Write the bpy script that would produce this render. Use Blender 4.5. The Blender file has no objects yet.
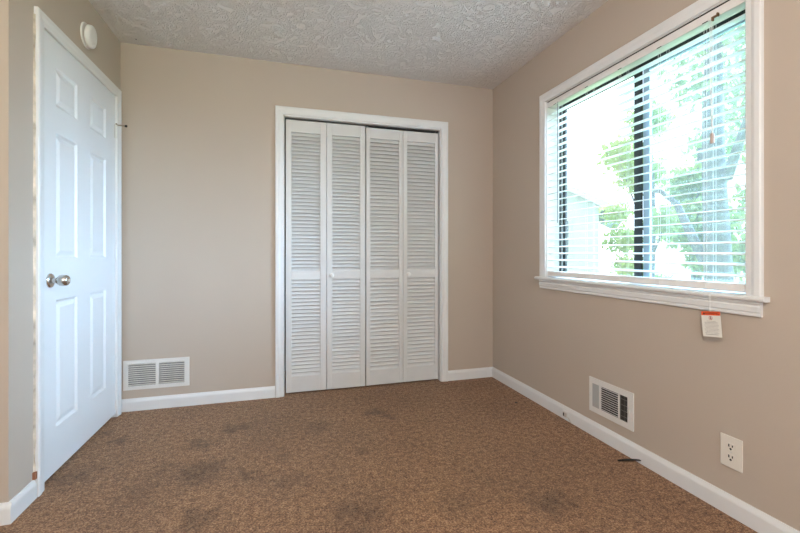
import bpy, bmesh, math, random
from mathutils import Vector, Matrix, Euler
from math import sin, cos, pi, radians

random.seed(7)
S = bpy.context.scene
COL = S.collection

# ------------------------------------------------------------------ camera
L, R, D, H = -1.0148, 1.7308, 3.0974, 2.44       # left wall, window wall, closet wall, ceiling
YB = -1.35                                        # wall behind the camera
YC = 1.945                                        # left wall stops here, room widens
XL = -2.0
CAMH = 1.0484
cam_d = bpy.data.cameras.new('camera')
cam_d.sensor_width = 36.0
cam_d.lens = 406.70 / 800 * 36.0
cam_d.shift_y = -13.44 / 800
cam_d.clip_start = 0.02
cam_d.clip_end = 300
cam = bpy.data.objects.new('camera', cam_d)
cam.location = (0, 0, CAMH)
cam.rotation_euler = (pi / 2, 0, -0.2854)
COL.objects.link(cam)
S.camera = cam

# ------------------------------------------------------------------ view
S.view_settings.view_transform = 'Standard'
S.view_settings.look = 'None'
S.view_settings.gamma = 1
S.view_settings.use_curve_mapping = False
S.view_settings.exposure = 0.0

# ------------------------------------------------------------------ world
W = bpy.data.worlds.new('world')
S.world = W
W.use_nodes = True
nt = W.node_tree
bg = nt.nodes['Background']
bg.inputs['Color'].default_value = (0.80, 0.91, 1.0, 1)
bg.inputs['Strength'].default_value = 3.2
W.cycles.sampling_method = 'AUTOMATIC'

# ------------------------------------------------------------------ sun: hazy bright sky beyond the window
sd = bpy.data.lights.new('sun', 'SUN')
sd.energy = 50.0
sd.angle = radians(70)
sd.color = (0.42, 0.70, 1.0)
sun = bpy.data.objects.new('sun', sd)
COL.objects.link(sun)
dirv = Vector((-1.0, 0.08, -0.42))               # direction the light travels
sun.rotation_euler = dirv.to_track_quat('-Z', 'Y').to_euler()
sun.location = (8, 1, 6)

def portal(loc, rot, sx, sy):
    d = bpy.data.lights.new('portal', 'AREA')
    d.shape = 'RECTANGLE'
    d.size, d.size_y = sx, sy
    d.cycles.is_portal = True
    o = bpy.data.objects.new('window_portal', d)
    o.location = loc
    o.rotation_euler = rot
    COL.objects.link(o)
portal((R + .16, 1.745, 1.485), (0, radians(90), 0), 1.22, 1.28)

# ------------------------------------------------------------------ materials
def mat(name, col, rough=0.6, metal=0.0, spec=0.5, bump=None, var=None, trans=0.0):
    m = bpy.data.materials.new(name)
    m.use_nodes = True
    n, l = m.node_tree.nodes, m.node_tree.links
    b = n['Principled BSDF']
    b.inputs['Base Color'].default_value = (*col, 1)
    b.inputs['Roughness'].default_value = rough
    b.inputs['Metallic'].default_value = metal
    b.inputs['Specular IOR Level'].default_value = spec
    tc = n.new('ShaderNodeTexCoord')
    if var:                                       # (scale, amount)
        nz = n.new('ShaderNodeTexNoise')
        nz.inputs['Scale'].default_value = var[0]
        nz.inputs['Detail'].default_value = 4
        l.new(tc.outputs['Object'], nz.inputs['Vector'])
        mr = n.new('ShaderNodeMapRange')
        mr.inputs['From Min'].default_value = .3
        mr.inputs['From Max'].default_value = .7
        mr.inputs['To Min'].default_value = 1 - var[1]
        mr.inputs['To Max'].default_value = 1 + var[1]
        l.new(nz.outputs['Fac'], mr.inputs['Value'])
        mx = n.new('ShaderNodeVectorMath')
        mx.operation = 'SCALE'
        mx.inputs[0].default_value = col
        l.new(mr.outputs['Result'], mx.inputs['Scale'])
        l.new(mx.outputs['Vector'], b.inputs['Base Color'])
    if bump:                                      # (scale, strength, distance)
        nz = n.new('ShaderNodeTexNoise')
        nz.inputs['Scale'].default_value = bump[0]
        nz.inputs['Detail'].default_value = 3
        l.new(tc.outputs['Object'], nz.inputs['Vector'])
        bp = n.new('ShaderNodeBump')
        bp.inputs['Strength'].default_value = bump[1]
        bp.inputs['Distance'].default_value = bump[2]
        l.new(nz.outputs['Fac'], bp.inputs['Height'])
        l.new(bp.outputs['Normal'], b.inputs['Normal'])
    return m

M_wall = mat('wall_paint', (.50, .415, .34), .55, spec=.35, bump=(90, .12, .002), var=(1.3, .02))
M_trim = mat('trim_paint', (.75, .74, .73), .35, bump=(14, .08, .004), var=(6, .02))
M_door = mat('door_paint', (.77, .765, .765), .38, bump=(60, .04, .002))
M_louv = mat('louver_paint', (.66, .645, .63), .4, bump=(40, .05, .002), var=(9, .03))
M_chrome = mat('brushed_nickel', (.60, .58, .55), .22, metal=1)
M_steel = mat('hinge_steel', (.70, .68, .64), .4, metal=.6)
M_plast = mat('white_plastic', (.78, .75, .72), .4)
M_ivory = mat('ivory_plastic', (.76, .70, .62), .35)
M_blind = mat('blind_vinyl', (.86, .86, .84), .35)
M_rail = mat('blind_rail', (.80, .765, .74), .4, var=(25, .03))
M_cord = mat('cord_white', (.80, .80, .78), .7)
M_black = mat('bronze_aluminium', (.022, .024, .024), .45, metal=.3)
M_sash = mat('grey_sash', (.34, .42, .50), .4, metal=.3)
M_dark = mat('duct_dark', (.015, .013, .012), .8)
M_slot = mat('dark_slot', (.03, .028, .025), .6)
M_vent = mat('vent_enamel', (.74, .71, .67), .4)
M_brown = mat('brown_plastic', (.20, .11, .05), .5)
M_tassel = mat('pale_wood', (.50, .40, .36), .5)
M_rubber = mat('black_rubber', (.01, .01, .011), .45)
M_wand = mat('wand_grey', (.34, .34, .34), .25)
M_orange = mat('orange_print', (.85, .10, .02), .5)
M_card = mat('card_white', (.78, .75, .68), .6)
M_ink = mat('ink_grey', (.22, .2, .19), .7)
M_inkb = mat('ink_black', (.02, .02, .02), .7)
M_inkr = mat('ink_red', (.45, .05, .03), .7)
M_caulk = mat('old_caulk', (.56, .47, .37), .8, var=(16, .45))
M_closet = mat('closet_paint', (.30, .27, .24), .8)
M_jack = mat('grey_plastic', (.55, .50, .45), .5)

def ceiling_mat():
    m = mat('stomped_ceiling', (.80, .755, .715), .85, spec=.2)
    n, l = m.node_tree.nodes, m.node_tree.links
    b = n['Principled BSDF']
    tc = n.new('ShaderNodeTexCoord')
    nz = n.new('ShaderNodeTexNoise')
    nz.inputs['Scale'].default_value = 9.5
    nz.inputs['Detail'].default_value = 3.0
    nz.inputs['Roughness'].default_value = .62
    nz.inputs['Distortion'].default_value = 2.6
    l.new(tc.outputs['Object'], nz.inputs['Vector'])
    r = n.new('ShaderNodeValToRGB')
    e = r.color_ramp.elements
    e[0].position = .44; e[0].color = (0, 0, 0, 1)
    e[1].position = .50; e[1].color = (1, 1, 1, 1)
    e2 = r.color_ramp.elements.new(.56); e2.color = (.15, .15, .15, 1)
    e3 = r.color_ramp.elements.new(.62); e3.color = (.7, .7, .7, 1)
    e4 = r.color_ramp.elements.new(.68); e4.color = (.1, .1, .1, 1)
    l.new(nz.outputs['Fac'], r.inputs['Fac'])
    bp = n.new('ShaderNodeBump')
    bp.inputs['Strength'].default_value = .75
    bp.inputs['Distance'].default_value = .009
    l.new(r.outputs['Color'], bp.inputs['Height'])
    l.new(bp.outputs['Normal'], b.inputs['Normal'])
    return m
M_ceil = ceiling_mat()

STAINS = [(-.412, 2.436, .10, .5), (-.374, 2.158, .16, .55), (-.14, 2.05, .09, .55), (0.0, 2.212, .09, .4),
          (.227, 2.488, .10, .4), (.597, 2.621, .08, .55), (.66, 2.52, .07, .6), (.413, 2.124, .05, .4),
          (-.315, 1.78, .10, .6), (.29, 1.62, .15, .5), (-.925, 2.25, .14, .45), (-.263, 2.617, .10, .5),
          (-.86, 2.62, .06, .6), (-.96, 2.75, .07, .4), (1.087, 1.445, .13, .5), (-.55, 2.20, .08, .35),
          (-.60, 2.02, .12, .35), (.05, 1.95, .12, .3), (.72, 1.55, .12, .3)]

def carpet_mat():
    m = bpy.data.materials.new('brown_carpet')
    m.use_nodes = True
    n, l = m.node_tree.nodes, m.node_tree.links
    b = n['Principled BSDF']
    b.inputs['Roughness'].default_value = .95
    b.inputs['Specular IOR Level'].default_value = .1
    b.inputs['Sheen Weight'].default_value = .15
    tc = n.new('ShaderNodeTexCoord')
    def noise(scale, detail, rough=.6, dist=0):
        nz = n.new('ShaderNodeTexNoise')
        nz.inputs['Scale'].default_value = scale
        nz.inputs['Detail'].default_value = detail
        nz.inputs['Roughness'].default_value = rough
        nz.inputs['Distortion'].default_value = dist
        l.new(tc.outputs['Object'], nz.inputs['Vector'])
        return nz
    def mth(op, a, c=None, d=None):
        x = n.new('ShaderNodeMath')
        x.operation = op
        for i, v in enumerate((a, c, d)):
            if v is None:
                continue
            if isinstance(v, (int, float)):
                x.inputs[i].default_value = v
            else:
                l.new(v, x.inputs[i])
        return x.outputs[0]
    fine = noise(125, 4, .85)
    mid = noise(38, 3, .6)
    big = noise(2.2, 4, .6, .5)
    ramp = n.new('ShaderNodeValToRGB')
    e = ramp.color_ramp.elements
    e[0].position = .39; e[0].color = (.075, .028, .010, 1)
    e[1].position = .61; e[1].color = (.58, .335, .18, 1)
    em = ramp.color_ramp.elements.new(.5); em.color = (.270, .135, .064, 1)
    comb = mth('MULTIPLY_ADD', mid.outputs['Fac'], .25, mth('MULTIPLY', fine.outputs['Fac'], .75))
    l.new(comb, ramp.inputs['Fac'])
    # worn and soiled patches
    wn = noise(9, 3, .6)
    off = n.new('ShaderNodeVectorMath'); off.operation = 'MULTIPLY_ADD'
    l.new(wn.outputs['Color'], off.inputs[0])
    off.inputs[1].default_value = (.24, .24, 0)
    l.new(tc.outputs['Object'], off.inputs[2])
    tot = None
    for sx, sy, rad, amt in STAINS:
        ds = n.new('ShaderNodeVectorMath'); ds.operation = 'DISTANCE'
        l.new(off.outputs[0], ds.inputs[0])
        ds.inputs[1].default_value = (sx + .12, sy + .12, 0)
        mr = n.new('ShaderNodeMapRange')
        mr.interpolation_type = 'SMOOTHSTEP'
        mr.inputs['From Min'].default_value = rad * 1.15
        mr.inputs['From Max'].default_value = rad * .1
        mr.inputs['To Min'].default_value = 0
        mr.inputs['To Max'].default_value = amt * .72
        l.new(ds.outputs['Value'], mr.inputs['Value'])
        tot = mr.outputs[0] if tot is None else mth('MAXIMUM', tot, mr.outputs[0])
    bigr = n.new('ShaderNodeMapRange')
    bigr.inputs['From Min'].default_value = .3
    bigr.inputs['From Max'].default_value = .7
    bigr.inputs['To Min'].default_value = .86
    bigr.inputs['To Max'].default_value = 1.12
    l.new(big.outputs['Fac'], bigr.inputs['Value'])
    k = mth('MULTIPLY', bigr.outputs[0], mth('SUBTRACT', 1.0, tot))
    sc = n.new('ShaderNodeVectorMath'); sc.operation = 'SCALE'
    l.new(ramp.outputs['Color'], sc.inputs[0])
    l.new(k, sc.inputs['Scale'])
    l.new(sc.outputs[0], b.inputs['Base Color'])
    bp = n.new('ShaderNodeBump')
    bp.inputs['Strength'].default_value = .8
    bp.inputs['Distance'].default_value = .014
    l.new(comb, bp.inputs['Height'])
    l.new(bp.outputs['Normal'], b.inputs['Normal'])
    return m
M_carpet = carpet_mat()

def glass_mat(name, haze, tint=(1, 1, 1)):
    m = bpy.data.materials.new(name)
    m.use_nodes = True
    n, l = m.node_tree.nodes, m.node_tree.links
    n.remove(n['Principled BSDF'])
    out = n['Material Output']
    t = n.new('ShaderNodeBsdfTransparent'); t.inputs[0].default_value = (*tint, 1)
    g = n.new('ShaderNodeBsdfGlossy'); g.inputs['Roughness'].default_value = .02
    m1 = n.new('ShaderNodeMixShader')
    m1.inputs[0].default_value = .035; l.new(t.outputs[0], m1.inputs[1]); l.new(g.outputs[0], m1.inputs[2])
    tr = n.new('ShaderNodeBsdfTranslucent'); tr.inputs[0].default_value = (1, .93, .78, 1)
    m2 = n.new('ShaderNodeMixShader'); m2.inputs[0].default_value = haze  # translucent share paints the outdoor glare into the glass as haze
    l.new(m1.outputs[0], m2.inputs[1]); l.new(tr.outputs[0], m2.inputs[2])
    l.new(m2.outputs[0], out.inputs[0])
    return m
M_glass = glass_mat('hazy_glass', .014)
M_screen = glass_mat('insect_screen', .012, (.84, .90, .92))

def leaf_mat(name, c1, c2):
    m = bpy.data.materials.new(name)
    m.use_nodes = True
    n, l = m.node_tree.nodes, m.node_tree.links
    n.remove(n['Principled BSDF'])
    out = n['Material Output']
    tc = n.new('ShaderNodeTexCoord')
    nz = n.new('ShaderNodeTexNoise'); nz.inputs['Scale'].default_value = 1.4
    nz.inputs['Detail'].default_value = 4
    l.new(tc.outputs['Object'], nz.inputs['Vector'])
    r = n.new('ShaderNodeValToRGB')
    r.color_ramp.elements[0].position = .35; r.color_ramp.elements[0].color = (*c1, 1)
    r.color_ramp.elements[1].position = .65; r.color_ramp.elements[1].color = (*c2, 1)
    l.new(nz.outputs['Fac'], r.inputs['Fac'])
    d = n.new('ShaderNodeBsdfDiffuse'); t = n.new('ShaderNodeBsdfTranslucent')
    l.new(r.outputs[0], d.inputs[0]); l.new(r.outputs[0], t.inputs[0])
    x = n.new('ShaderNodeMixShader'); x.inputs[0].default_value = .5
    l.new(d.outputs[0], x.inputs[1]); l.new(t.outputs[0], x.inputs[2])
    l.new(x.outputs[0], out.inputs[0])
    return m
M_leaf = leaf_mat('pale_green_leaf', (.24, .34, .09), (.46, .52, .20))
M_leafb = leaf_mat('cool_green_leaf', (.22, .31, .13), (.42, .48, .25))
M_bark = mat('grey_bark', (.13, .125, .13), .9, var=(5, .25), bump=(20, .6, .03))
M_grass = mat('lawn_grass', (.30, .42, .17), .95, var=(1.2, .25), bump=(30, .5, .03))
M_siding = mat('pale_siding', (.46, .47, .47), .6, var=(2, .02))
M_roof = mat('grey_shingle', (.20, .20, .20), .8, var=(6, .12))
M_brick = mat('outer_wall', (.50, .46, .42), .8, var=(5, .1))

# ------------------------------------------------------------------ mesh helpers
class MB:
    def __init__(self):
        self.v, self.f = [], []
    def add(self, vs, fs):
        o = len(self.v)
        self.v += [tuple(p) for p in vs]
        self.f += [tuple(i + o for i in f) for f in fs]
        return self
    def box(self, x0, x1, y0, y1, z0, z1, mtx=None):
        vs = [Vector((x, y, z)) for x in (x0, x1) for y in (y0, y1) for z in (z0, z1)]
        if mtx:
            vs = [mtx @ p for p in vs]
        return self.add(vs, [(0, 1, 3, 2), (4, 6, 7, 5), (0, 4, 5, 1), (2, 3, 7, 6), (0, 2, 6, 4), (1, 5, 7, 3)])
    def prism(self, prof, a, b, place):
        """closed 2-D profile swept from a to b; place(u, v, t) -> point"""
        n = len(prof)
        vs = [place(u, v, a) for u, v in prof] + [place(u, v, b) for u, v in prof]
        fs = [(i, (i + 1) % n, n + (i + 1) % n, n + i) for i in range(n)]
        fs += [tuple(range(n))[::-1], tuple(range(n, 2 * n))]
        return self.add(vs, fs)
    def lathe(self, prof, origin, axis, n=24):
        """(radius, height) profile turned about an axis"""
        q = Vector(axis).normalized().to_track_quat('Z', 'Y')
        o = Vector(origin)
        vs, fs = [], []
        for r, h in prof:
            for k in range(n):
                a = 2 * pi * k / n
                vs.append(o + q @ Vector((r * cos(a), r * sin(a), h)))
        for i in range(len(prof) - 1):
            for k in range(n):
                k2 = (k + 1) % n
                fs.append((i * n + k, i * n + k2, (i + 1) * n + k2, (i + 1) * n + k))
        if prof[0][0] > 1e-5:
            fs.append(tuple(range(n))[::-1])
        if prof[-1][0] > 1e-5:
            fs.append(tuple(range((len(prof) - 1) * n, len(prof) * n)))
        return self.add(vs, fs)
    def tube(self, pts, rad, n=8):
        pts = [Vector(p) for p in pts]
        if isinstance(rad, (int, float)):
            rad = [rad] * len(pts)
        vs, fs = [], []
        up = None
        for i, p in enumerate(pts):
            t = (pts[min(i + 1, len(pts) - 1)] - pts[max(i - 1, 0)]).normalized()
            if up is None:
                up = t.orthogonal().normalized()
            up = (up - t * up.dot(t)).normalized()
            w = t.cross(up)
            for k in range(n):
                a = 2 * pi * k / n
                vs.append(p + (up * cos(a) + w * sin(a)) * rad[i])
        for i in range(len(pts) - 1):
            for k in range(n):
                k2 = (k + 1) % n
                fs.append((i * n + k, i * n + k2, (i + 1) * n + k2, (i + 1) * n + k))
        fs.append(tuple(range(n))[::-1])
        fs.append(tuple(range((len(pts) - 1) * n, len(pts) * n)))
        return self.add(vs, fs)
    def build(self, name, m, parent=None, bevel=0, smooth=False, seg=2):
        me = bpy.data.meshes.new(name)
        me.from_pydata(self.v, [], self.f)
        bm = bmesh.new(); bm.from_mesh(me)
        bmesh.ops.recalc_face_normals(bm, faces=bm.faces)
        bm.to_mesh(me); bm.free()
        me.materials.append(m)
        if smooth:
            for p in me.polygons:
                p.use_smooth = True
            me.set_sharp_from_angle(angle=radians(40))
        o = bpy.data.objects.new(name, me)
        COL.objects.link(o)
        if parent:
            o.parent = parent
            o.matrix_parent_inverse = Matrix.Translation(parent.location).inverted()
        if bevel:
            b = o.modifiers.new('bevel', 'BEVEL')
            b.width = bevel; b.segments = seg; b.limit_method = 'ANGLE'; b.angle_limit = radians(40)
        return o

def tag(o, label, cat, group=None, kind=None):
    o['label'] = label
    o['category'] = cat
    if group: o['group'] = group
    if kind: o['kind'] = kind
    return o

def empty(name, loc):
    o = bpy.data.objects.new(name, None)
    o.location = loc
    o.empty_display_size = .05
    COL.objects.link(o)
    return o

# ================================================================== THE SETTING
o = MB().box(XL - .1, R + .14, YB - .1, D + .75, -.12, 0).build('floor', M_carpet)
tag(o, 'brown cut pile carpet with darker soiled patches covering the floor', 'carpet', kind='structure')
o = MB().box(XL - .1, R + .14, YB - .1, D + .75, H, H + .12).build('ceiling', M_ceil)
tag(o, 'pale grey ceiling with a stomped plaster texture', 'ceiling', kind='structure')

CX0, CX1, CZ = .022, 1.256, 2.054                # closet opening
m = MB()
m.box(XL - .1, CX0, D, D + .11, 0, H).box(CX1, R, D, D + .11, 0, H).box(CX0, CX1, D, D + .11, CZ, H)
tag(m.build('wall_back', M_wall), 'beige painted wall around the louvered closet', 'wall', kind='structure')

WY0, WY1, WZ0, WZ1 = 1.129, 2.371, .835, 2.077    # window opening
m = MB()
m.box(R, R + .14, YB - .1, WY0, 0, H).box(R, R + .14, WY1, D + .75, 0, H)
m.box(R, R + .14, WY0, WY1, 0, WZ0).box(R, R + .14, WY0, WY1, WZ1, H)
tag(m.build('wall_right', M_wall), 'beige painted wall with the window in it', 'wall', kind='structure')

DY0, DY1, DZ = 2.160, 3.022, 2.072               # door opening in the left wall
m = MB()
m.box(L - .11, L, YC, DY0, 0, H).box(L - .11, L, DY1, D, 0, H).box(L - .11, L, DY0, DY1, DZ, H)
m.box(XL - .1, L - .11, YC, YC + .11, 0, H)
tag(m.build('wall_left', M_wall), 'beige painted wall around the white panelled door, turning a corner', 'wall', kind='structure')
m = MB().box(XL - .1, XL, YB, YC, 0, H)
tag(m.build('wall_side', M_wall), 'beige wall of the wider end of the room', 'wall', kind='structure')

# wall behind the camera; its wide opening is added to let in fill daylight
BX0, BX1, BZ0, BZ1 = -1.5, 1.4, .55, 2.15
m = MB()
m.box(XL - .1, BX0, YB - .1, YB, 0, H).box(BX1, R, YB - .1, YB, 0, H)
m.box(BX0, BX1, YB - .1, YB, 0, BZ0).box(BX0, BX1, YB - .1, YB, BZ1, H)
tag(m.build('wall_front', M_wall), 'beige wall behind the viewpoint', 'wall', kind='structure')

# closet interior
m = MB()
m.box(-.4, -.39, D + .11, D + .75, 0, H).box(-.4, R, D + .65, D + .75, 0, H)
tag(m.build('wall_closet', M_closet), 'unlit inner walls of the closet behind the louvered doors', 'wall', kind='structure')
# space behind the hinged door
m = MB().box(L - .5, L - .49, YC + .11, D, 0, H)
tag(m.build('wall_hall', M_closet), 'hallway wall behind the closed white door', 'wall', kind='structure')

# ------------------------------------------------------------------ baseboards
BH, BT = .081, .013
def bprof():
    return [(0, 0), (BT, 0), (BT, BH - .022), (BT - .002, BH - .014), (BT - .006, BH - .006), (BT - .008, BH), (0, BH)]
m = MB()
m.prism(bprof(), L, -.039, lambda u, v, t: (t, D - u, v))
m.prism(bprof(), 1.315, R, lambda u, v, t: (t, D - u, v))
tag(m.build('baseboard_back', M_trim), 'white baseboard either side of the closet', 'baseboard', kind='structure')
m = MB()
m.prism(bprof(), .815, D, lambda u, v, t: (R - u, t, v))
m.prism(bprof(), YB, .8125, lambda u, v, t: (R - u, t, v))
tag(m.build('baseboard_right', M_trim), 'white baseboard under the window, vent and outlet', 'baseboard', kind='structure')
m = MB()
m.prism(bprof(), YC, 2.108, lambda u, v, t: (L + u, t, v))
m.prism(bprof(), XL, L + BT, lambda u, v, t: (t, YC - u, v))
tag(m.build('baseboard_left', M_trim), 'white baseboard wrapping the wall corner left of the door', 'baseboard', kind='structure')

# ------------------------------------------------------------------ casings
def casing_prof(w=.057, t=.018):
    # u across the width (0 = inner edge), v = thickness out of the wall
    return [(0, 0), (0, t * .62), (.003, t * .72), (w * .38, t * .78), (w * .55, t * .95), (w * .62, t), (w - .004, t), (w, t * .8), (w, 0)]
def casing(m, a0, a1, z1, place, z0=0.0, w=.057, t=.018):
    """mitred three-sided casing; a0..a1 inner opening, place(a, depth, z)"""
    P = casing_prof(w, t)
    n = len(P)
    rings = []
    rings.append([place(a0 - u, v, z0) for u, v in P])
    rings.append([place(a0 - u, v, z1 + u) for u, v in P])
    rings.append([place(a1 + u, v, z1 + u) for u, v in P])
    rings.append([place(a1 + u, v, z0) for u, v in P])
    vs = [p for r in rings for p in r]
    fs = []
    for i in range(3):
        for k in range(n):
            k2 = (k + 1) % n
            fs.append((i * n + k, i * n + k2, (i + 1) * n + k2, (i + 1) * n + k))
    fs.append(tuple(range(n))); fs.append(tuple(range(3 * n, 4 * n)))
    m.add(vs, fs)

# door casing and jamb
t1 = empty('trim_1', (L, 2.6, 0))
tag(t1, 'white painted casing around the six panel door', 'door casing', kind='structure')
m = MB(); casing(m, 2.171, 3.007, 2.0505, lambda a, d, z: (L + d, a, z))
m.build('casing', M_trim, t1)
m = MB()
m.box(L - .11, L, DY0, DY0 + .016, 0, DZ).box(L - .11, L, DY1 - .016, DY1, 0, DZ).box(L - .11, L, DY0 + .016, DY1 - .016, DZ - .012, DZ)
m.build('jamb', M_trim, t1)
# crumbling caulk line on the casing's outer edge
m = MB()
random.seed(3)
pts, z = [], .05
while z < 2.10:
    pts.append((random.uniform(.0015, .005), z)); z += random.uniform(.02, .06)
vs, fs = [], []
for i, (w_, z_) in enumerate(pts):
    w2 = w_
    vs += [(L, 2.1138 - w2 * 1.6, z_), (L + .002 + w2 * .8, 2.1137 - w2 * .3, z_), (L + .003 + w2, 2.1138, z_)]
for i in range(len(pts) - 1):
    a, b = i * 3, i * 3 + 3
    fs += [(a, a + 1, b + 1, b), (a + 1, a + 2, b + 2, b + 1)]
m.add(vs, fs)
o = m.build('caulk_line', M_caulk, t1); o['label'] = 'cracked yellowed caulk along the casing edge'
m = MB().box(L + .0005, L + .012, 2.101, 2.1135, .082, .112)
o = m.build('paint_chip', mat('raw_wood', (.30, .12, .06), .7), t1); o['label'] = 'bare brown wood above the baseboard'

# closet casing, jamb, header track
t2 = empty('trim_2', ((CX0 + CX1) / 2, D, 0))
tag(t2, 'white painted casing framing the louvered closet doors', 'closet casing', kind='structure')
m = MB(); casing(m, .0195, 1.2585, 2.0625, lambda a, d, z: (a, D - d, z))
m.build('casing', M_trim, t2)
m = MB()
m.box(CX0 - .001, CX0 + .004, D - .004, D + .11, 0, CZ).box(CX1 - .004, CX1 + .001, D - .004, D + .11, 0, CZ)
m.box(CX0 + .004, CX1 - .004, D - .004, D + .11, CZ - .002, CZ + .009)
m.build('jamb', M_trim, t2)
m = MB().box(CX0 + .01, CX1 - .01, D + .028, D + .052, CZ - .012, CZ - .002)
m.build('header_track', M_slot, t2)
for x in (.052, .612, .652, 1.222):
    MB().lathe([(.003, 0), (.003, .03)], (x, D + .040, CZ - .034), (0, 0, 1), 10).build('pivot_pin', M_steel, t2)

# ------------------------------------------------------------------ door_1: six panel door
d1 = empty('door_1', (L, 3.0, 0))
tag(d1, 'closed white six panel door with a round nickel knob', 'door', kind='structure')
def door_leaf():
    y0, y1, z0, z1 = 2.1765, 3.0065, .021, 2.058
    ys = [y0, 2.295, 2.508, 2.652, 2.866, y1]
    zs = [z0, .228, .829, 1.021, 1.617, 1.740, 1.926, z1]
    x = L - .001
    m = MB()
    def quad(a, b, c, d): m.add([a, b, c, d], [(0, 1, 2, 3)])
    for i in range(5):
        for j in range(7):
            ya, yb, za, zb = ys[i], ys[i + 1], zs[j], zs[j + 1]
            if i in (1, 3) and j in (1, 3, 5):
                rings = []
                for ins, dep in ((0, 0), (.004, -.0015), (.012, -.009), (.018, -.0095), (.036, -.002), (.040, -.001)):
                    rings.append([(x + dep, ya + ins, za + ins), (x + dep, yb - ins, za + ins), (x + dep, yb - ins, zb - ins), (x + dep, ya + ins, zb - ins)])
                for a, b in zip(rings, rings[1:]):
                    for k in range(4):
                        k2 = (k + 1) % 4
                        quad(a[k], a[k2], b[k2], b[k])
                quad(*rings[-1])
            else:
                quad((x, ya, za), (x, yb, za), (x, yb, zb), (x, ya, zb))
    t = x - .035
    quad((t, y0, z0), (t, y1, z0), (t, y1, z1), (t, y0, z1))
    quad((x, y0, z0), (t, y0, z0), (t, y0, z1), (x, y0, z1))
    quad((x, y1, z0), (t, y1, z0), (t, y1, z1), (x, y1, z1))
    quad((x, y0, z0), (x, y1, z0), (t, y1, z0), (t, y0, z0))
    quad((x, y0, z1), (x, y1, z1), (t, y1, z1), (t, y0, z1))
    o = m.build('door_leaf', M_door, d1)
    bm = bmesh.new(); bm.from_mesh(o.data)
    bmesh.ops.remove_doubles(bm, verts=bm.verts, dist=1e-5)
    bmesh.ops.recalc_face_normals(bm, faces=bm.faces)
    bm.to_mesh(o.data); bm.free()
    return o
door_leaf()
kn = MB().lathe([(.0335, 0), (.0335, .003), (.031, .007), (.022, .010), (.013, .012), (.0125, .018), (.0125, .026),
                 (.017, .030), (.0235, .037), (.0262, .048), (.0262, .058), (.0235, .067), (.018, .072), (.008, .0735), (0.0, .0735)],
                (L - .001, 2.243, .922), (1, 0, 0), 32)
o = kn.build('door_knob', M_chrome, d1, smooth=True); o['label'] = 'round nickel door knob with rosette'
b = MB().lathe([(.0065, 0), (.0065, .002), (0, .002)], (L + .0725, 2.243, .922), (1, 0, 0), 16).box(L + .0742, L + .0752, 2.2418, 2.2442, .918, .926)
bo = b.build('lock_button', M_steel, o)
for k, zc in enumerate((1.826, 1.058, .322)):
    m = MB()
    for j in range(5):
        m.lathe([(.0055, 0), (.0058, .001), (.0058, .0155), (.0055, .0165)], (L + .0055, 3.0075, zc - .044 + j * .0176), (0, 0, 1), 12)
    m.lathe([(.0035, 0), (.0035, .004), (0, .006)], (L + .0055, 3.0075, zc + .044), (0, 0, 1), 10)
    m.box(L - .0015, L + .0012, 2.988, 3.0065, zc - .044, zc + .044)
    m.build('hinge', M_trim if k else M_steel, d1, smooth=True)
m = MB()
m.tube([(L + .006, 3.0075, 1.868), (L + .018, 3.012, 1.868), (L + .055, 3.019, 1.868)], .0045, 10)
m.lathe([(.005, 0), (.005, .018)], (L + .006, 3.0075, 1.860), (0, 0, 1), 10)
m.tube([(L + .006, 3.0075, 1.868), (L + .014, 2.990, 1.868)], .003, 8)
o = m.build('door_stop', mat('dull_brass', (.30, .25, .19), .4, metal=.7), d1, smooth=True); o['label'] = 'dull metal hinge pin door stop'
MB().lathe([(.0062, 0), (.0078, .004), (.0078, .010), (.006, .013)], (L + .050, 3.018, 1.868), (1, .1, 0), 12).build('bumper', M_rubber, o, smooth=True)

# ------------------------------------------------------------------ closet bifold doors
YD = D + .024                                     # front face of the doors
def bifold(name, label, leaves, ztop, pitch, knob):
    root = empty(name, ((leaves[0][0] + leaves[1][1]) / 2, YD, 0))
    tag(root, label, 'closet door', kind='structure')
    for li, (x0, x1, lx0, lx1, zb) in enumerate(leaves):
        m = MB()
        T = .028
        zz = [(zb, .129), (.848, .912), (1.948, ztop)]
        m.box(x0, lx0, YD, YD + T, zb, ztop).box(lx1, x1, YD, YD + T, zb, ztop)
        for a, b in zz:
            m.box(lx0, lx1, YD + .0008, YD + T - .001, a, b)
        pan = m.build('louvered_panel', M_louv, root, bevel=.0015, seg=1)
        m = MB()
        for za, zc in ((.129, .848), (.912, 1.948)):
            n = round((zc - za) / pitch)
            p = (zc - za) / n
            for i in range(n):
                zc0 = za + (i + .5) * p
                mt = Matrix.Translation((0, YD + .0135, zc0)) @ Matrix.Rotation(radians(-36), 4, 'X')
                # slat: lower edge towards the room
                prof = [(-.0025, -.0172), (-.001, -.0185), (.001, -.0185), (.0025, -.0172), (.0025, .0172), (.001, .0185), (-.001, .0185), (-.0025, .0172)]
                m.prism(prof, lx0 - .002, lx1 + .002, lambda u, v, t, mt=mt: tuple(mt @ Vector((t, u, v))))
        m.build('louver_slats', M_louv, pan)
        if knob[0] == li:
            k = MB().lathe([(.009, 0), (.0075, .006), (.0085, .011), (.0155, .017), (.0175, .023), (.0155, .029), (.009, .0325), (0, .0335)],
                           (knob[1], YD, .879), (0, -1, 0), 24)
            ko = k.build('door_knob', M_plast, pan, smooth=True)
    # pair hinges on the inner face of the seam
    xs = leaves[0][1]
    for z in (.35, 1.0, 1.75):
        MB().box(xs - .014, xs + .016, YD + .0281, YD + .030, z - .03, z + .03).build('leaf_hinge', M_steel, root)
bifold('door_2', 'left pair of white louvered bifold closet doors', [(.0365, .333, .076, .287, .012), (.3355, .634, .377, .592, .011)], 2.038, .0273, (1, .371))
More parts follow.
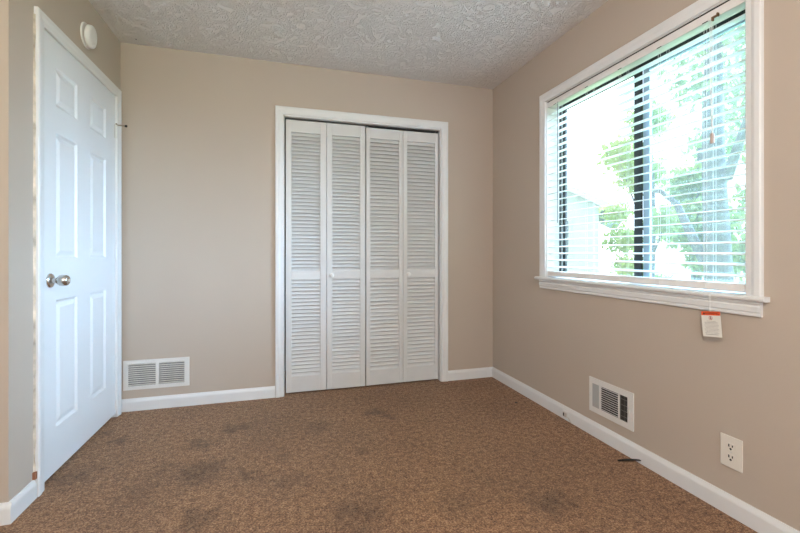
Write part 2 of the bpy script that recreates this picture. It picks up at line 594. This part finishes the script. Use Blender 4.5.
bifold('door_3', 'right pair of white louvered bifold closet doors', [(.6415, .940, .672, .908, .012), (.9425, 1.2445, .976, 1.215, .013)], 2.030, .0300, (1, .982))

# ================================================================== WINDOW
w1 = empty('window_1', (R, 1.745, .87))
tag(w1, 'white cased sliding window with dark bronze frame', 'window', kind='structure')
m = MB(); casing(m, WY0 + .001, WY1 - .001, WZ1 - .002, lambda a, d, z: (R - d, a, z), z0=.886, w=.056)
m.build('casing', M_trim, w1)
m = MB()
sp = [(-.10, .866), (.027, .866), (.034, .870), (.036, .876), (.034, .882), (.027, .886), (-.10, .886)]
m.prism(sp[:], WY0, WY1, lambda u, v, t: (R - u, t, v))
sp2 = [(0, .866)] + sp[1:6] + [(0, .886)]
m.prism(sp2, 1.054, WY0, lambda u, v, t: (R - u, t, v)).prism(sp2, WY1, 2.458, lambda u, v, t: (R - u, t, v))
m.build('stool', M_trim, w1)
ap = [(0, .807), (.010, .807), (.013, .811), (.013, .822), (.016, .826), (.017, .845), (.012, .850), (.018, .858), (.018, .866), (0, .866)]
m = MB().prism(ap, 1.077, 2.428, lambda u, v, t: (R - u, t, v))
m.build('apron', M_trim, w1)
MB().box(R + .004, R + .012, WY0 + .008, WY1 - .008, 2.0665, 2.0715).build('head_gap_shade', M_slot, w1)  # dark strip painted in for the shade of the gap above the headrail
m = MB()                                           # white returns
m.box(R, R + .14, WY0, WY0 + .006, .886, WZ1).box(R, R + .14, WY1 - .006, WY1, .886, WZ1).box(R, R + .14, WY0, WY1, WZ1 - .006, WZ1)
m.build('jamb', M_trim, w1)
FX = R + .100
ya, yb, za, zb = WY0 + .006, WY1 - .006, .836, WZ1 - .006
m = MB()
m.box(FX, FX + .038, ya, ya + .03, za, zb).box(FX, FX + .038, yb - .032, yb, za, zb)
m.box(FX, FX + .038, ya + .03, yb - .032, za, za + .03).box(FX, FX + .038, ya + .03, yb - .032, zb - .041, zb)
m.build('window_frame', M_black, w1)
def sash(name, y0, y1, x0, x1, mt, glass, wst=(.028, .028)):
    m = MB()
    z0, z1 = za + .026, zb - .034
    m.box(x0, x1, y0, y0 + wst[0], z0, z1).box(x0, x1, y1 - wst[1], y1, z0, z1)
    m.box(x0, x1, y0 + wst[0], y1 - wst[1], z0, z0 + .03).box(x0, x1, y0 + wst[0], y1 - wst[1], z1 - .026, z1)
    s = m.build(name, mt, w1)
    g = MB().box((x0 + x1) / 2 - .001, (x0 + x1) / 2 + .001, y0 + wst[0], y1 - wst[1], z0 + .03, z1 - .026)
    g.build('glass_pane', glass, s)
sash('sash', 1.712, yb - .028, FX + .004, FX + .018, M_black, M_glass, (.043, .028))
sash('sash', ya + .026, 1.712, FX + .020, FX + .034, M_sash, M_glass, (.024, .040))
m = MB()
m.box(FX + .036, FX + .042, ya + .01, ya + .028, za + .01, zb - .01).box(FX + .036, FX + .042, 1.69, 1.704, za + .01, zb - .01)
m.box(FX + .036, FX + .042, ya + .028, 1.69, za + .01, za + .024).box(FX + .036, FX + .042, ya + .028, 1.69, zb - .024, zb - .01)
sc_ = m.build('screen_frame', M_sash, w1)
MB().box(FX + .0385, FX + .0395, ya + .028, 1.69, za + .024, zb - .024).build('insect_screen', M_screen, sc_)
m = MB().box(FX - .01, FX + .004, 1.712, 1.732, 1.40, 1.46)
m.build('latch', M_black, w1, bevel=.002)

# ------------------------------------------------------------------ blind
bl = empty('window_blind', (R + .03, 1.745, .9))
tag(bl, 'white horizontal slat blind hanging inside the window casing, lowered with slats open', 'blind')
B0, B1 = WY0 + .010, WY1 - .010
m = MB()
m.prism([(.002, 2.028), (.002, 2.063), (.005, 2.0655), (.056, 2.0655), (.059, 2.063), (.059, 2.028), (.056, 2.028), (.056, 2.031), (.006, 2.031), (.006, 2.028)],
        B0, B1, lambda u, v, t: (R + u, t, v))
m.build('headrail', M_rail, bl)
NS = 24
m = MB()
for i in range(NS):
    z = .957 + i * (1.985 - .957) / (NS - 1)
    dz = random.uniform(-.0008, .0008)
    tilt = radians(7.5) + random.uniform(-.012, .012)
    pr = []
    for s in range(7):
        a = -1 + s / 3
        pr.append((a * .025, .0028 * (1 - a * a)))
    top = [(u, v + .0014) for u, v in pr]
    bot = [(u, v - .0014) for u, v in pr][::-1]
    prof = [(u * cos(tilt) - v * sin(tilt), u * sin(tilt) + v * cos(tilt)) for u, v in top + bot]
    m.prism(prof, B0 + .002, B1 - .002, lambda u, v, t, z=z + dz: (R + .030 + u, t, z + v))
m.build('slats', M_blind, bl)
m = MB().prism([(.004, .898), (.004, .923), (.007, .927), (.052, .927), (.055, .923), (.055, .898), (.052, .894), (.007, .894)],
               B0 + .001, B1 - .001, lambda u, v, t: (R + u, t, v))
m.build('bottom_rail', M_rail, bl, bevel=.001, seg=1)
m = MB()
for y in (2.283, 1.995, 1.749, 1.514, 1.295):
    for x in (R + .0035, R + .0565):
        for dy in (-.006, .006):
            m.tube([(x, y + dy, 2.030), (x, y + dy, .92)], .0007, 5)
    for i in range(NS):
        z = .957 + i * (1.985 - .957) / (NS - 1)
        m.tube([(R + .0035, y, z - .0032), (R + .0565, y, z - .0018)], .0005, 4)
    m.tube([(R + .0025, y, .918), (R + .002, y - .004, .897), (R + .012, y - .004, .8925)], .001, 5)
m.build('ladder_cords', M_cord, bl)
for y in (2.283, 1.995, 1.749, 1.514, 1.295):
    MB().box(R + .0005, R + .003, y - .012, y + .012, 2.028, 2.0305).build('cord_guide', M_slot, bl)
m = MB()
m.tube([(R - .002, 2.250, 2.018), (R - .003, 2.250, 1.245)], .0032, 6)
m.tube([(R + .004, 2.250, 2.033), (R - .004, 2.250, 2.031), (R - .002, 2.250, 2.016)], .0015, 6)
m.build('tilt_wand', M_wand, bl)
m = MB()                                           # cord lock clip
m.box(R - .008, R + .002, 1.236, 1.262, 2.026, 2.032).box(R - .008, R + .002, 1.257, 1.262, 2.016, 2.028).box(R - .009, R + .002, 1.236, 1.241, 2.024, 2.038)
o = m.build('cord_lock', M_brown, bl); o['label'] = 'small brass coloured cord lock clip'
m = MB()
m.tube([(R - .004, 1.262, 2.028), (R - .006, 1.261, 1.8), (R - .006, 1.258, 1.548)], .0016, 6)
m.tube([(R - .004, 1.270, 2.028), (R - .006, 1.268, 1.8), (R - .006, 1.260, 1.548)], .0016, 6)
lc = m.build('lift_cord', M_cord, bl)
m = MB().lathe([(.0075, 0), (.0085, .003), (.0075, .036), (.0065, .042), (.003, .045)], (R - .006, 1.259, 1.505), (0, 0, 1), 14)
m.build('tassel', M_tassel, lc, smooth=True)

# ------------------------------------------------------------------ warning tag
tg = empty('warning_tag', (R - .040, 1.2415, .70))
tag(tg, 'white paper warning tag with orange top band hanging below the window sill', 'tag')
XT = R - .0395
ang = radians(-7)
def tp(a, z, off=0):      # a along the card (positive towards the right edge in view), z down from the card's top
    yy = 1.2425 - (a * cos(ang) - z * sin(ang) * 0) - (z * .10)
    return (XT - off + z * -.02, yy, .8085 - z + a * .11)
CW, CHh = .0385, .102
m = MB()
n = 6
vs, fs = [], []
for off in (0, -.0006):
    for i in range(n + 1):
        z = CHh * i / n
        vs += [tp(-CW, z, off), tp(CW, z, off)]
for s in (0, 1):
    b0 = s * (n + 1) * 2
    for i in range(n):
        fs.append((b0 + i * 2, b0 + i * 2 + 1, b0 + i * 2 + 3, b0 + i * 2 + 2))
k = (n + 1) * 2
for i in range(n):
    fs += [(i * 2, i * 2 + 2, k + i * 2 + 2, k + i * 2), (i * 2 + 1, i * 2 + 3, k + i * 2 + 3, k + i * 2 + 1)]
fs += [(0, 1, k + 1, k), (n * 2, n * 2 + 1, k + n * 2 + 1, k + n * 2)]
m.add(vs, fs); m.build('card', M_card, tg)
def patch(m, a0, a1, z0, z1, off=.0003):
    p = [tp(a0, z0, off), tp(a1, z0, off), tp(a1, z1, off), tp(a0, z1, off)]
    q = [tp(a0, z0, off - .0002), tp(a1, z0, off - .0002), tp(a1, z1, off - .0002), tp(a0, z1, off - .0002)]
    m.add(p + q, [(0, 1, 2, 3), (4, 7, 6, 5), (0, 4, 5, 1), (1, 5, 6, 2), (2, 6, 7, 3), (3, 7, 4, 0)])
m = MB(); patch(m, -CW, CW, 0, .0155)
o = m.build('orange_band', M_orange, tg); o['label'] = 'orange band reading WARNING'
cu = bpy.data.curves.new('warning_text', 'FONT'); cu.body = 'WARNING'; cu.size = .0145; cu.align_x = 'CENTER'; cu.align_y = 'CENTER'
tmp = bpy.data.objects.new('tmp_text', cu); COL.objects.link(tmp)
bpy.context.view_layer.update()
me = bpy.data.meshes.new_from_object(tmp.evaluated_get(bpy.context.evaluated_depsgraph_get()))
bpy.data.objects.remove(tmp)
for v in me.vertices:
    v.co = Vector(tp(v.co.x * .88 + .005, .0078 - v.co.y, .0006))
me.materials.clear(); me.materials.append(M_inkb); me.name = 'warning_text'
o = bpy.data.objects.new('warning_text', me); COL.objects.link(o); o.parent = tg
o.matrix_parent_inverse = Matrix.Translation(tg.location).inverted()
m = MB()
c, r0 = .0078, .0052                               # warning triangle with a cut-out mark
tri = [(-.0325, c + .0045), (-.0225, c + .0045), (-.0275, c - .005)]
m.add([tp(a, z, .0005) for a, z in tri], [(0, 1, 2)])
m.build('triangle_mark', M_inkb, tg)
m = MB()                                           # round prohibition symbol
N = 24
vs, fs = [], []
for k in range(N):
    a = 2 * pi * k / N
    vs += [tp(.0075 * cos(a) - .001, .0265 + .0075 * sin(a), .0004), tp(.0058 * cos(a) - .001, .0265 + .0058 * sin(a), .0004)]
for k in range(N):
    k2 = (k + 1) % N
    fs.append((2 * k, 2 * k2, 2 * k2 + 1, 2 * k + 1))
m.add(vs, fs)
m.add([tp(-.0055, .0215, .0005), tp(-.0045, .0205, .0005), tp(.0043, .0308, .0005), tp(.0033, .0318, .0005)], [(0, 1, 2, 3)])
m.build('prohibition_symbol', M_inkr, tg)
m = MB()
m.add([tp(.0022 * cos(2 * pi * k / 10) - .001, .0232 + .0022 * sin(2 * pi * k / 10), .00045) for k in range(10)], [tuple(range(10))])
m.add([tp(a, z, .00045) for a, z in ((-.0035, .0258), (.0015, .0258), (.0018, .0305), (-.0038, .0305))], [(0, 1, 2, 3)])
m.build('figure_mark', M_ink, tg)
m = MB()
random.seed(11)
for i, (wd, th) in enumerate([(.018, .0012), (.027, .0014), (.026, .001), (.029, .001), (.028, .001), (.024, .001), (.029, .001), (.029, .001), (.023, .001), (.028, .001), (.026, .0016)]):
    z = .0385 + i * .0053
    a = -wd
    while a < wd:
        w_ = random.uniform(.003, .009)
        patch(m, a, min(a + w_, wd), z, z + th, .0004)
        a += w_ + .0012
m.build('print_lines', M_ink, tg)
m = MB()
m.tube([(R - .0375, 1.247, .808), (R - .0380, 1.2485, .8725), (R - .034, 1.2495, .8885), (R + .002, 1.254, .893), (R + .004, 1.254, .9)], .0009, 6)
m.tube([(R - .0375, 1.243, .808), (R - .0380, 1.2445, .8725), (R - .034, 1.2455, .8885), (R + .002, 1.250, .893), (R + .004, 1.250, .9)], .0009, 6)
m.build('hanging_string', M_cord, tg)

# ================================================================== VENTS
# return grille on the back wall
vt = empty('wall_vent', (-.80, D, .137))
tag(vt, 'wide white two section louvered vent on the wall beside the door', 'vent')
x0, x1, z0, z1 = -.9975, -.603, .139, .334
m = MB()
rows = [(x0, x1, z0, z0 + .024), (x0, x1, z1 - .022, z1), (x0, x0 + .028, z0 + .024, z1 - .022), (x1 - .030, x1, z0 + .024, z1 - .022), (-.808, -.789, z0 + .024, z1 - .022)]
for a, b, c, d in rows:
    m.box(a, b, D - .007, D - .0005, c, d)
m.build('grille_frame', M_vent, vt)
m = MB()
for a, b in ((x0 + .026, -.806), (-.791, x1 - .028)):
    nn = 11
    p = (z1 - z0 - .046) / nn
    for i in range(nn):
        zc = z0 + .024 + (i + .5) * p
        mt = Matrix.Translation((0, D - .0045, zc)) @ Matrix.Rotation(radians(-147), 4, 'X')
        m.box(a, b, -.0010, .0010, -.0070, .0050, mt)
m.build('louver_fins', M_vent, vt)
m = MB().box(x0 + .027, x1 - .029, D - .0012, D - .0004, z0 + .023, z1 - .021)
m.build('duct_backing', M_dark, vt)
for xx in (x0 + .011, x1 - .012):
    MB().lathe([(.004, 0), (.0032, .0015), (0, .002)], (xx, D - .007, (z0 + z1) / 2), (0, -1, 0), 12).build('screw', M_steel, vt)

# supply register on the right wall
vr = empty('wall_register', (R, 1.81, .136))
tag(vr, 'small white register with three grille sections on the wall below the window', 'vent')
y0, y1, z0, z1 = 1.655, 1.962, .137, .332
m = MB()
m.box(R - .007, R - .0005, y0, y1, z0, z0 + .030).box(R - .007, R - .0005, y0, y1, z1 - .032, z1)
for a, b in ((y0, 1.690), (1.743, 1.752), (1.875, 1.887), (1.938, y1)):
    m.box(R - .007, R - .0005, a, b, z0 + .030, z1 - .032)
m.build('register_frame', M_vent, vr)
m = MB()
nn = 11
p = (z1 - z0 - .062) / nn
for i in range(nn):
    zc = z0 + .030 + (i + .5) * p
    mt = Matrix.Translation((R - .0045, 0, zc)) @ Matrix.Rotation(radians(128), 4, 'Y')
    m.box(-.0009, .0009, 1.7515, 1.8755, -.0045, .0045, mt)
m.build('horizontal_fins', M_vent, vr)
m = MB()
for i in range(10):
    yc = 1.887 + (i + .5) * .0051
    mt = Matrix.Translation((R - .0042, yc, 0)) @ Matrix.Rotation(radians(-28), 4, 'Z')
    m.box(-.0028, .0030, -.0006, .0006, z0 + .030, z1 - .032, mt)
o = m.build('side_fins', mat('shaded_fin', (.42, .41, .39), .5), vr); o['label'] = 'fins at the left end, painted grey for their shade'  # grey stands in for the shade on the angled white fins
m = MB()
for i in range(6):
    yc = 1.690 + (i + .5) * .0088
    mt = Matrix.Translation((R - .0042, yc, 0)) @ Matrix.Rotation(radians(38), 4, 'Z')
    m.box(-.0032, .0032, -.0005, .0005, z0 + .030, z1 - .032, mt)
for i in range(4):
    m.box(R - .0022, R - .0012, 1.690, 1.743, z0 + .05 + i * .030, z0 + .053 + i * .030)
o = m.build('side_fins', mat('dark_fin', (.20, .18, .16), .6), vr); o['label'] = 'open dark fins at the right end'  # fins in a darker grey than the frame
m = MB().box(R - .0012, R - .0004, 1.689, 1.939, z0 + .029, z1 - .031)
m.build('duct_backing', M_dark, vr)
m = MB().box(R - .016, R - .007, 1.678, 1.684, .222, .242).box(R - .0075, R - .0068, 1.679, 1.683, .20, .262)
m.build('damper_lever', M_steel, vr)
for yy, zz in ((1.667, .20), (1.667, .268), (1.950, .235)):
    MB().lathe([(.0032, 0), (.0026, .0012), (0, .0016)], (R - .007, yy, zz), (-1, 0, 0), 12).build('screw', M_steel, vr)

# ------------------------------------------------------------------ outlet
ot = empty('wall_outlet', (R, 1.186, .185))
tag(ot, 'ivory duplex wall outlet with cover plate low on the window wall', 'outlet')
m = MB().box(R - .006, R - .0002, 1.1445, 1.228, .189, .316)
m.build('cover_plate', M_ivory, ot, bevel=.003)
for zc in (.274, .231):
    m = MB()
    prof = []
    for k in range(24):
        a = 2 * pi * k / 24
        prof.append((max(-.0165, min(.0165, .0195 * cos(a))), max(-.0145, min(.0145, .0185 * sin(a)))))
    m.prism(prof, R - .0078, R - .0055, lambda u, v, t, zc=zc: (t, 1.186 + u, zc + v))
    s = m.build('receptacle', M_ivory, ot)
    m = MB()
    m.box(R - .0081, R - .0077, 1.186 + .0042, 1.186 + .0092, zc - .001, zc + .0100)
    m.box(R - .0081, R - .0077, 1.186 - .0088, 1.186 - .0045, zc + .0002, zc + .0092)
    m.lathe([(.0044, 0), (.0044, .0003)], (R - .0078, 1.186, zc - .0080), (-1, 0, 0), 12)
    m.build('slots', M_slot, s)
m = MB().lathe([(.0035, 0), (.003, .0012), (0, .0016)], (R - .006, 1.186, .2525), (-1, 0, 0), 12)
m.build('plate_screw', M_steel, ot)

# ------------------------------------------------------------------ jack on baseboard
jk = empty('phone_jack', (R - BT, 2.155, .01))
tag(jk, 'tiny grey phone jack fixed to the baseboard below the register', 'jack')
m = MB().box(R - BT - .006, R - BT, 2.130, 2.178, .012, .058)
m.build('jack_plate', M_trim, jk, bevel=.002)
m = MB().box(R - BT - .012, R - BT - .006, 2.140, 2.172, .022, .050)
m.build('jack_body', M_jack, jk, bevel=.002)
m = MB().box(R - BT - .0125, R - BT - .0118, 2.158, 2.168, .026, .046)
m.build('socket_opening', M_slot, jk)
m = MB().tube([(R - BT - .009, 2.132, .03), (R - BT - .012, 2.116, .028), (R - BT - .010, 2.106, .012), (R - BT - .006, 2.10, .002)], .0022, 6)
m.build('wire_stub', M_jack, jk)

# ------------------------------------------------------------------ smoke detector
sm = empty('smoke_detector', (L, 2.60, 2.22))
tag(sm, 'round white smoke detector on the wall above the door', 'smoke detector')
m = MB().lathe([(.066, 0), (.067, .004), (.064, .008), (.040, .009), (.034, .010), (.034, .016)], (L, 2.597, 2.228), (1, 0, 0), 40)
m.build('mounting_plate', M_plast, sm, smooth=True)
ax = Vector((1, .05, -.10)).normalized()
m = MB().lathe([(.036, -.004), (.052, .001), (.060, .004), (.061, .008), (.060, .018), (.055, .024), (.040, .027), (.016, .028), (0, .028)], (L + .012, 2.594, 2.224), ax, 40)
bd = m.build('detector_body', M_plast, sm, smooth=True)
q = ax.to_track_quat('Z', 'Y')
m = MB().lathe([(.0085, 0), (.008, .0022), (0, .0025)], Vector((L + .012, 2.594, 2.224)) + q @ Vector((0, 0, .0265)) + Vector((0, .0, -.034)), ax, 16)
m.build('test_button', M_vent, bd, smooth=True)

# ------------------------------------------------------------------ small things on the floor
pts = []
P0, P1 = Vector((1.630, 1.655, .003)), Vector((1.7105, 1.600, .020))
for i in range(9):
    t = i / 8
    p = P0.lerp(P1, t); p.z = .0045 + .0165 * (1 - (1 - t) ** 1.6)
    pts.append(p)
m = MB()
vs, fs = [], []
for i, p in enumerate(pts):
    w = .0058 * (.75 + .25 * sin(pi * i / 8))
    for du, dv in ((-w, -.0026), (w, -.0026), (w, .0026), (-w, .0026)):
        vs.append((p.x - du * .25, p.y + du, p.z + dv))
for i in range(8):
    for k in range(4):
        k2 = (k + 1) % 4
        fs.append((i * 4 + k, i * 4 + k2, i * 4 + 4 + k2, i * 4 + 4 + k))
fs += [(0, 1, 2, 3), (32, 35, 34, 33)]
m.add(vs, fs)
o = m.build('rubber_strip', M_rubber)
tag(o, 'short curved black strip lying on the carpet against the right baseboard', 'strip')
m = MB().lathe([(.004, 0), (.0095, .001), (.0095, .003), (.004, .006), (0, .0065)], (1.579, 2.500, 0), (0.15, 0, 1), 9)
o = m.build('carpet_crumb', M_rubber)
tag(o, 'tiny black crumb on the carpet near the far right corner', 'crumb')
m = MB().lathe([(.002, 0), (.0028, .003), (.003, .0045), (0, .005)], (-.902, 3.020, H - .005), (0, 0, 1), 10)
o = m.build('ceiling_nail', M_slot)
tag(o, 'tiny dark nail head in the ceiling near the far left corner', 'nail')

# ------------------------------------------------------------------ added fill sources behind the viewpoint: assumed pendant lamp and rear window
lp = empty('fill_lamp', (.15, .1, H))
tag(lp, 'assumed globe pendant lamp, added unseen to fill the room with light', 'lamp')
LX, LY = -.05, -.25
lp.location = (LX, LY, H)
m = MB().lathe([(.17, 0), (.17, .02), (.15, .03)], (LX, LY, H - .03), (0, 0, 1), 40).tube([(LX, LY, H - .03), (LX, LY, 2.0)], .006)
m.build('fill_lamp_base', M_steel, lp, smooth=True)
FILL_E, FILL_C = 98, (1.0, .89, .77)
ld = bpy.data.lights.new('fill_lamp_light', 'AREA')
ld.shape = 'DISK'; ld.size = .34; ld.energy = 1
lm = bpy.data.materials.new('fill_lamp_glass'); lm.use_nodes = True
nn_ = lm.node_tree.nodes; nn_.remove(nn_['Principled BSDF'])
em = nn_.new('ShaderNodeEmission'); em.inputs[0].default_value = (*FILL_C, 1); em.inputs[1].default_value = FILL_E
lm.node_tree.links.new(em.outputs[0], nn_['Material Output'].inputs[0])
m = MB().lathe([(.03, .15), (.09, .13), (.135, .08), (.15, 0), (.135, -.08), (.09, -.13), (.03, -.148), (0, -.15)], (LX, LY, 1.90), (0, 0, 1), 40)
m.build('fill_lamp_shade', lm, lp, smooth=True)
bpy.data.lights.remove(ld)

w2 = empty('fill_window', (0, YB, BZ0))  # assumed rear window, added unseen for even fill daylight
tag(w2, 'assumed wide rear window, added unseen behind the viewpoint to light the room', 'window', kind='structure')
m = MB()
m.box(BX0, BX0 + .05, YB - .1, YB, BZ0, BZ1).box(BX1 - .05, BX1, YB - .1, YB, BZ0, BZ1).box(BX0, BX1, YB - .1, YB, BZ0, BZ0 + .05).box(BX0, BX1, YB - .1, YB, BZ1 - .05, BZ1).box(-.025, .025, YB - .1, YB, BZ0, BZ1)
m.build('window_frame', M_trim, w2)
portal((0, YB - .11, (BZ0 + BZ1) / 2), (radians(90), 0, 0), BX1 - BX0, BZ1 - BZ0)

# ================================================================== OUTDOORS
G = -.35
o = MB().box(R + .14, 60, -40, 60, G - .2, G).build('ground', M_grass)
tag(o, 'pale green lawn outside the window', 'lawn', kind='structure')

hs = empty('neighbour_house', (9, 9.85, G))
tag(hs, 'white gabled house seen through the left half of the window', 'house')
# local frame: origin at the near right corner of the gable wall, +v along the gable, +u away
HO, HA = Vector((9.0, 9.85, 0)), radians(47.6)
def hp(u, v, z):
    return (HO.x + u * cos(HA) - v * sin(HA), HO.y + u * sin(HA) + v * cos(HA), z)
HM = Matrix.Translation(HO) @ Matrix.Rotation(HA, 4, 'Z')
hw, ez, hd = 6.6, 2.45, 8.0
rz = ez + hw / 2 * .57
m = MB()
m.prism([(0, G), (hw, G), (hw, ez), (hw / 2, rz), (0, ez)], 0, hd, lambda u, v, t: hp(t, u, v))
wl = m.build('walls', M_siding, hs)
def slope_prof(s, e0, e1, over):
    ye = hw / 2 + s * (hw / 2 + over); ze = ez - over * .57
    return [(hw / 2, rz + e0), (ye, ze + e0), (ye, ze + e1), (hw / 2, rz + e1)]
for s in (-1, 1):
    MB().prism(slope_prof(s, .02, .16, .68), -.35, hd + .3, lambda u, v, t: hp(t, u, v)).build('roof', M_roof, hs)
    MB().prism(slope_prof(s, -.03, .18, .69), -.40, -.352, lambda u, v, t: hp(t, u, v)).build('bargeboard', M_siding, hs)
wf = MB().box(-.05, -.001, .75, 1.65, .9, 2.1, HM).build('house_window', M_siding, hs)
MB().box(-.06, -.051, .83, 1.57, .98, 1.48, HM).box(-.06, -.051, .83, 1.57, 1.52, 2.02, HM).build('pane', mat('dull_glass', (.12, .14, .16), .2), wf)

def leaf_cloud(blobs, n, size, mt, name, parent, seed):
    rnd = random.Random(seed)
    vs, fs = [], []
    tot = sum(b[3] ** 2 for b in blobs)
    for bx, by, bz, br in blobs:
        for _ in range(int(n * br * br / tot)):
            while True:
                p = Vector((rnd.uniform(-1, 1), rnd.uniform(-1, 1), rnd.uniform(-1, 1)))
                if .1 < p.length < 1: break
            p = p * br * (.6 + .4 * rnd.random())
            c = Vector((bx, by, bz)) + Vector((p.x, p.y, p.z * .8))
            e = Euler((rnd.uniform(0, 6.3), rnd.uniform(0, 6.3), rnd.uniform(0, 6.3))).to_matrix()
            s = size * rnd.uniform(.6, 1.3)
            k = len(vs)
            vs += [tuple(c + e @ Vector(q)) for q in ((-s, 0, 0), (0, -.45 * s, .1 * s), (s, 0, 0), (0, .45 * s, .1 * s))]
            fs.append((k, k + 1, k + 2, k + 3))
    return MB().add(vs, fs).build(name, mt, parent)

def tree(x, y, h, r, blobs, label, seed, mt, branches=(), n=5000, size=.09, group=None, lean=(0, 0)):
    t = empty('tree', (x, y, G))
    tag(t, label, 'tree', group)
    m = MB()
    pts = [(x + lean[0] * s * s, y + lean[1] * s * s + .06 * sin(5 * s + seed), G + h * s) for s in [i / 8 for i in range(9)]]
    m.tube(pts, [r * (1.25 if i == 0 else 1 - .6 * i / 8) for i in range(9)], 12)
    tk = m.build('trunk', M_bark, t, smooth=True)
    for bp, br in branches:
        P = [Vector(p) for p in bp]
        mb = MB(); mb.tube(P, [br * (1 - .7 * i / (len(P) - 1)) for i in range(len(P))], 8)
        mb.build('branch', M_bark, t, smooth=True)
    leaf_cloud(blobs, n, size, mt, 'foliage', t, seed)

# thick pale trunk in the right pane
tree(6.6, 4.75, 6.5, .21, [(6.9, 4.3, 5.2, 1.6), (6.2, 3.6, 4.6, 1.2), (7.0, 5.0, 4.6, 1.1), (6.4, 5.0, 3.7, .5)],
     'pale thick trunked tree with a forking bent limb in the right pane', 5, M_leafb,
     branches=[([(6.55, 4.9, .9), (6.45, 5.12, 1.5), (6.5, 5.35, 1.9), (6.5, 5.65, 2.15), (6.5, 5.95, 2.2)], .08),
               ([(6.6, 4.6, 2.2), (6.4, 4.2, 2.9), (6.2, 3.7, 3.9)], .08)], n=2600, size=.08)
# leafy tree left of the centre mullion, in front of the house's end
tree(7.6, 6.85, 5.2, .07, [(7.6, 7.1, 2.75, .62), (7.5, 7.5, 3.3, .60), (7.6, 6.5, 1.7, .45), (7.6, 6.9, 3.9, .55), (7.75, 7.75, 1.35, .5), (7.7, 7.9, 2.0, .4), (7.8, 7.6, .7, .45)],
     'slim leafy tree beside the white house, left of the window mullion', 9, M_leaf,
     branches=[([(7.6, 6.85, 1.2), (7.5, 7.1, 2.0), (7.5, 7.5, 3.0)], .03), ([(7.6, 6.85, .9), (7.6, 6.6, 1.4), (7.6, 6.3, 2.2)], .03)], n=4600, size=.07)
tree(12.3, 9.4, 4.6, .16, [(12.3, 9.4, 1.9, 1.25), (12.2, 8.8, .9, .9), (12.4, 9.6, 3.2, .9)],
     'bushy bright green tree standing behind the centre mullion', 13, M_leaf, n=5500, size=.12)
tree(11.6, 6.4, 5.5, .17, [(11.6, 6.4, 2.3, 1.35), (11.5, 7.1, 1.0, .8), (11.7, 5.6, 1.1, .9), (11.6, 6.6, 3.6, 1.0)],
     'wide green tree behind the bent limb in the right pane', 17, M_leaf, n=8000, size=.12)
tree(19.5, 12.4, 10.0, .2, [(19.5, 12.4, 8.0, 2.4), (19.5, 10.6, 6.6, 1.5), (19.4, 14.0, 6.0, 1.5)],
     'tall sparse tree rising behind the others near the top of the window', 21, M_leafb, n=3000, size=.16)
tree(11.3, 2.9, 6.0, .14, [(11.3, 2.9, 2.2, 1.3), (11.3, 3.3, 3.6, 1.1), (11.2, 3.2, .8, .8)],
     'green tree just right of the pale thick trunk', 25, M_leafb, n=6000, size=.12)
tree(16.5, 6.6, 7.5, .2, [(16.5, 6.6, 3.0, 1.9), (16.5, 8.0, 1.6, 1.3), (16.5, 5.0, 1.8, 1.5), (16.5, 6.4, 5.3, 1.6)],
     'distant green tree filling the gap behind the nearer trees', 29, M_leaf, n=7000, size=.16)
for i, (bx, by, rr, lab) in enumerate([(9.3, 8.0, .5, 'low round shrub on the lawn beside the white house'), (9.0, 5.6, .6, 'low shrub on the lawn left of the pale trunk'), (8.8, 3.6, .6, 'low shrub on the lawn right of the pale trunk')]):
    s = empty('shrub', (bx, by, G)); tag(s, lab, 'shrub')
    leaf_cloud([(bx, by, G + rr * .9, rr), (bx, by + .6, G + rr * .8, rr * .8)], 1600, .1, M_leaf, 'foliage', s, 40 + i)
    MB().tube([(bx, by, G), (bx, by, G + rr)], .03, 6).build('stem', M_bark, s)
